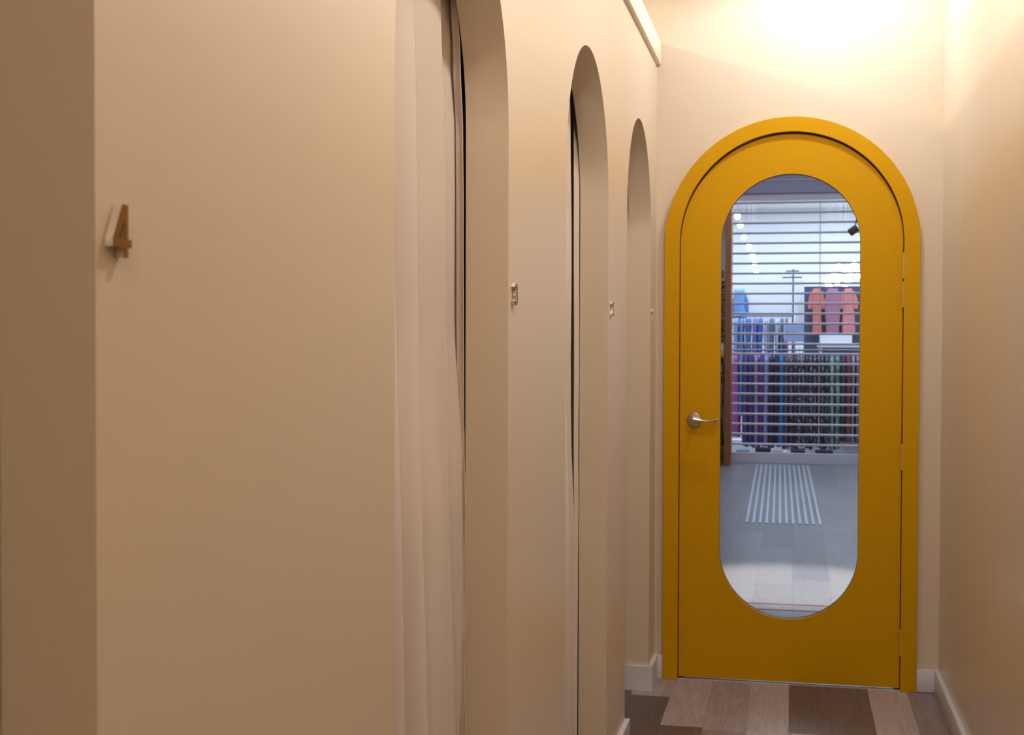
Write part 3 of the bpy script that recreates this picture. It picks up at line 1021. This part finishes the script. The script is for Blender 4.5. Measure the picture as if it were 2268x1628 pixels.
# white poster panels on a dark pole, sign box, dark board with red shirts
M_poster = mat('white_poster', (0.86, 0.87, 0.91, 1), 0.6, vary=0.03, scale=6)
ps = empty('poster_stand', (-0.01, 17.2, 0))
tag(ps, 'dark slim pole stand between two white poster panels', 'poster stand')
bm = bmesh.new(); add_tube(bm, [(-0.01, 0, 0.02), (-0.01, 0, 2.16)], 0.012, 10); link('pole', bm, M_steel, ps)
bm = bmesh.new(); add_box(bm, -0.56, -0.03, -0.012, 0.012, 1.50, 2.02); link('panel', bm, M_poster, ps)
bm = bmesh.new(); add_box(bm, 0.012, 0.120, -0.012, 0.012, 1.44, 2.02); link('panel', bm, M_poster, ps)
bm = bmesh.new(); add_box(bm, -0.145, 0.095, -0.02, 0.02, 2.045, 2.062); add_box(bm, -0.10, 0.06, -0.02, 0.02, 1.985 + 0.14, 2.0 + 0.14); link('cross_arm', bm, M_darkp, ps)
bm = bmesh.new(); add_lathe(bm, [(0, 0), (0.16, 0), (0.16, 0.015), (0.02, 0.022), (0, 0.022)], Matrix.Identity(4), 28); link('base', bm, M_steel, ps)

sg = empty('sign_box', (-0.006, 15.9, 0))
tag(sg, 'pale blue sign box with a short row of dark marks', 'sign')
bm = bmesh.new(); add_box(bm, -0.112, 0.112, -0.05, 0.05, 1.245, 1.440); link('box_body', bm, mat('pale_blue_card', lin(168, 184, 226), 0.6), sg)
for k, xx in enumerate((-0.084, -0.056, -0.008, 0.018)):
    bm = bmesh.new()
    if k in (0, 1, 3):
        add_prism(bm, [arc(xx, 1.352, 0.011, 0, 340, 17), arc(xx, 1.352, 0.005, 0, 340, 17)], lambda a, b, t: (a, t, b), -0.052, -0.050)
    else:
        add_box(bm, xx - 0.010, xx + 0.006, -0.052, -0.050, 1.338, 1.366)
    link('letter_mark', bm, M_darkp, sg)
bm = bmesh.new(); add_tube(bm, [(0, 0, 0.02), (0, 0, 1.25)], 0.012, 10); link('pole', bm, M_steel, sg)
bm = bmesh.new(); add_lathe(bm, [(0, 0), (0.14, 0), (0.14, 0.012), (0, 0.02)], Matrix.Identity(4), 24); link('base', bm, M_steel, sg)

db = box('display_board', 0.115, 1.60, 17.0, 17.05, 0.0, 1.93, M_darkp)
tag(db, 'dark slate display board behind the red shirts', 'display board')
reds = [(0.265, 0.15, 0.55, (204, 112, 104), 'orange red shirt at the left of the dark board'), (0.455, 0.22, 0.55, (160, 112, 132), 'dusky rose shirt in the middle of the dark board'),
        (0.645, 0.17, 0.55, (206, 126, 124), 'coral red shirt at the right of the dark board')]
for x, w, h, c, words in reds:
    root = empty('shirt', (x, 16.88, 1.90))
    tag(root, words, 'shirt', group='red shirts on the dark board')
    bm = cloth_body(w * 0.8, 0.10, h, top=0.2, seed=sd); sd += 1
    mm = mat('shirt_' + words.split(' shirt')[0].replace(' ', '_'), lin(*c), 0.85, vary=0.15, scale=18)
    link('shirt_body', bm, mm, root)
    for s in (-1, 1):
        bm = bmesh.new(); add_tube(bm, [(s * w * 0.28, 0, -0.04), (s * w * 0.46, 0, -0.15), (s * w * 0.5, 0, -0.25)], [0.028, 0.032, 0.030], 12)
        link('sleeve', bm, mm, root)
    bm = bmesh.new(); add_tube(bm, [(0, 0.0, -0.01), (0, 0, 0.012), (0, 0.126, 0.012)], 0.004, 6)
    link('hook', bm, M_steel, root)
tt = empty('display_table', (0.75, 16.3, 0))
tag(tt, 'white display table in front of the red shirts', 'table')
bm = bmesh.new(); add_box(bm, -0.48, 0.9, -0.3, 0.3, 1.18, 1.215); link('tabletop', bm, M_mallw, tt)
for sx in (-0.45, 0.87):
    for sy in (-0.27, 0.27):
        bm = bmesh.new(); add_tube(bm, [(sx, sy, 0), (sx, sy, 1.18)], 0.02, 10); link('leg', bm, M_mallw, tt)
o = box('box', 0.29, 0.66, 16.10, 16.28, 1.2155, 1.335, M_poster, bevel=0.004); tag(o, 'wide white box on the display table under the red shirts', 'box')
# folded white stacks on the table front edge
o = box('folded_cloth', 0.40, 0.62, 16.02, 16.08, 1.2155, 1.245, M_poster, bevel=0.01); tag(o, 'folded white cloth at the front of the display table', 'folded cloth')

# boxes on the floor under the racks
for i, (xa, xb, ya, h, c, lab, nm) in enumerate([
        (0.225, 0.405, 14.45, 0.105, (34, 40, 78), 'navy shoe box on the shop floor near the right of the rack', 'shoe_box'),
        (-0.60, -0.47, 14.50, 0.085, (120, 128, 160), 'blue grey shoe box on the floor at the left of the rack', 'shoe_box'),
        (-0.40, -0.24, 14.55, 0.110, (40, 40, 56), 'charcoal shoe box on the floor under the indigo dresses', 'shoe_box'),
        (-0.22, -0.12, 14.52, 0.075, (148, 144, 160), 'pale grey shoe box on the floor under the navy dresses', 'shoe_box'),
        (-0.03, 0.12, 14.55, 0.095, (58, 54, 70), 'dark grey shoe box on the floor under the dark prints', 'shoe_box')]):
    root = empty(nm, ((xa + xb) / 2, ya, 0)); tag(root, lab, 'shoe box', group='shoe boxes on the shop floor')
    m = mat('card_%d' % i, lin(*c), 0.6)
    hw = (xb - xa) / 2
    bm = bmesh.new(); add_box(bm, -hw + 0.003, hw - 0.003, -0.10, 0.10, 0, h * 0.7); link('box_body', bm, m, root)
    bm = bmesh.new(); add_box(bm, -hw, hw, -0.103, 0.103, h * 0.7, h); link('lid', bm, m, root)
o = None
bm = bmesh.new()
add_lathe(bm, [(0, 0), (0.032, 0), (0.036, 0.02), (0.030, 0.085), (0.012, 0.10), (0, 0.10)], Matrix.Translation((-0.085, 14.42, 0)), 20)
tag(link('jar', bm, M_poster), 'small white jar on the shop floor between the shoe boxes', 'jar')


# lit lamps in the shop: a string receding at the left and a cluster at the right
def lamp(x, y, z, r, label, group, zc):
    root = empty('shop_lamp', (x, y, z)); tag(root, label, 'lamp', group=group)
    bm = bmesh.new()
    add_lathe(bm, [(0, -r), (r * 0.5, -r * 0.87), (r * 0.87, -r * 0.5), (r, 0), (r * 0.87, r * 0.5), (r * 0.5, r * 0.87), (0, r)], Matrix.Identity(4), 20)
    link('bulb', bm, M_lamp, root)
    bm = bmesh.new(); add_tube(bm, [(0, 0, r * 0.9), (0, 0, zc - z)], 0.0014, 6)
    link('cord', bm, M_mallw, root)


for i, (x, y, z, r) in enumerate([(-0.610, 14.6, 2.600, 0.034), (-0.607, 15.3, 2.560, 0.034), (-0.594, 16.0, 2.475, 0.030), (-0.553, 16.6, 2.400, 0.036),
                                  (-0.527, 17.2, 2.330, 0.036), (-0.515, 17.7, 2.262, 0.032), (-0.508, 18.2, 2.180, 0.030)]):
    lamp(x, y, z, r, 'small lit globe lamp beside the timber unit, %s of seven counted from the top' % ORD[i], 'string of globe lamps at the left of the shop', 3.05)
cl = [(0.395, 17.6, 2.02, 0.045), (0.455, 17.4, 2.04, 0.045), (0.50, 17.8, 2.10, 0.05), (0.52, 17.2, 1.98, 0.035), (0.575, 17.6, 2.07, 0.04), (0.62, 17.3, 2.16, 0.045), (0.66, 17.5, 2.02, 0.042),
      (0.70, 17.8, 2.15, 0.05), (0.735, 17.4, 2.22, 0.045), (0.42, 17.3, 1.93, 0.045), (0.56, 17.7, 2.20, 0.045), (0.79, 17.6, 2.10, 0.05), (0.64, 17.9, 1.95, 0.035)]
for i, (x, y, z, r) in enumerate(cl):
    lamp(x, y, z, r, 'bright globe lamp in the cluster above the red shirts, %s of thirteen from left' % ORD[sorted(range(13), key=lambda k: cl[k][0]).index(i)],
         'cluster of globe lamps above the red shirts', 3.05)


# ====================================================================== lights
def spot(name, loc, energy, col, size=150, blend=0.6, rad=0.04, target=None):
    l = bpy.data.lights.new(name, 'SPOT')
    l.energy = energy; l.color = col; l.spot_size = math.radians(size); l.spot_blend = blend; l.shadow_soft_size = rad
    o = bpy.data.objects.new(name, l); COL.objects.link(o); o.location = loc
    if target is not None:
        d = Vector(target) - Vector(loc)
        o.rotation_euler = d.to_track_quat('-Z', 'Y').to_euler()
    return o


def area(name, loc, energy, col, sx, sy, rot=(0, 0, 0)):
    l = bpy.data.lights.new(name, 'AREA')
    l.energy = energy; l.color = col; l.shape = 'RECTANGLE'; l.size = sx; l.size_y = sy
    o = bpy.data.objects.new(name, l); COL.objects.link(o); o.location = loc; o.rotation_euler = rot
    return o


WARM = (1.0, 0.925, 0.84)
for i, (y, e) in enumerate([(1.90, 50), (3.3, 24), (4.60, 31)]):
    spot('downlight', (0.12, y, 2.76), e, WARM if y < 4 else (0.88, 0.91, 1.0), 165, 0.4, 0.045)
# lamp over the shop left of the fitting rooms, whose light clears the partition top
for y in (4.2,):
    l = bpy.data.lights.new('track_lamp', 'POINT'); l.energy = 110; l.color = WARM; l.shadow_soft_size = 0.05
    o = bpy.data.objects.new('track_lamp', l); COL.objects.link(o); o.location = (-2.35, y, 3.04)

l = bpy.data.lights.new('rear_fill', 'POINT'); l.energy = 50; l.color = (1.0, 0.80, 0.60); l.shadow_soft_size = 0.10  # unseen fill added behind the camera to brighten the near arch jamb
o = bpy.data.objects.new('rear_fill', l); COL.objects.link(o); o.location = (0.10, -1.2, 2.76)

COOL = (0.70, 0.82, 1.0)
area('mall_panel_light', (0, 11.2, 3.35), 66, COOL, 4.0, 3.5)
area('shop_panel_light', (0.2, 16.3, 3.02), 155, COOL, 4.5, 3.5)
spot('mall_downlight', (0.0, 7.1, 3.3), 760, (1.0, 0.93, 0.86), 26, 0.7, 0.10)

w = bpy.data.worlds.new('room_fill')
scn.world = w
w.use_nodes = True
w.node_tree.nodes['Background'].inputs[0].default_value = (1.0, 0.85, 0.68, 1)
w.node_tree.nodes['Background'].inputs[1].default_value = 0.04

# ====================================================================== camera
F_PX = 2955.0
yaw, pit, roll = 0.2085, 0.0227, 0.0028
Fv = Vector((-math.sin(yaw) * math.cos(pit), math.cos(yaw) * math.cos(pit), -math.sin(pit)))
R0 = Vector((math.cos(yaw), math.sin(yaw), 0)); U0 = R0.cross(Fv)
Rv = R0 * math.cos(roll) + U0 * math.sin(roll); Uv = Rv.cross(Fv)
cam = bpy.data.cameras.new('camera')
cam.sensor_width = 36.0
cam.sensor_fit = 'HORIZONTAL'
cam.lens = 36.0 * F_PX / 2268.0
cam.clip_start = 0.02
cam.dof.use_dof = True
cam.dof.focus_distance = 2.7
cam.dof.aperture_fstop = cam.lens / 3.8
co = bpy.data.objects.new('camera', cam)
COL.objects.link(co)
Mx = Matrix((Rv, Uv, -Fv)).transposed().to_4x4()
Mx.translation = (0, 0, 1.29)
co.matrix_world = Mx
scn.camera = co

vs = scn.view_settings
scn.display_settings.display_device = 'sRGB'
vs.view_transform = 'Standard'
vs.look = 'None'
vs.exposure = 0.0
vs.gamma = 1.0
vs.use_curve_mapping = False
scn.cycles.max_bounces = 16
scn.cycles.diffuse_bounces = 4
scn.cycles.transparent_max_bounces = 16
scn.cycles.caustics_reflective = False
scn.cycles.caustics_refractive = False
scn.cycles.use_denoising = True
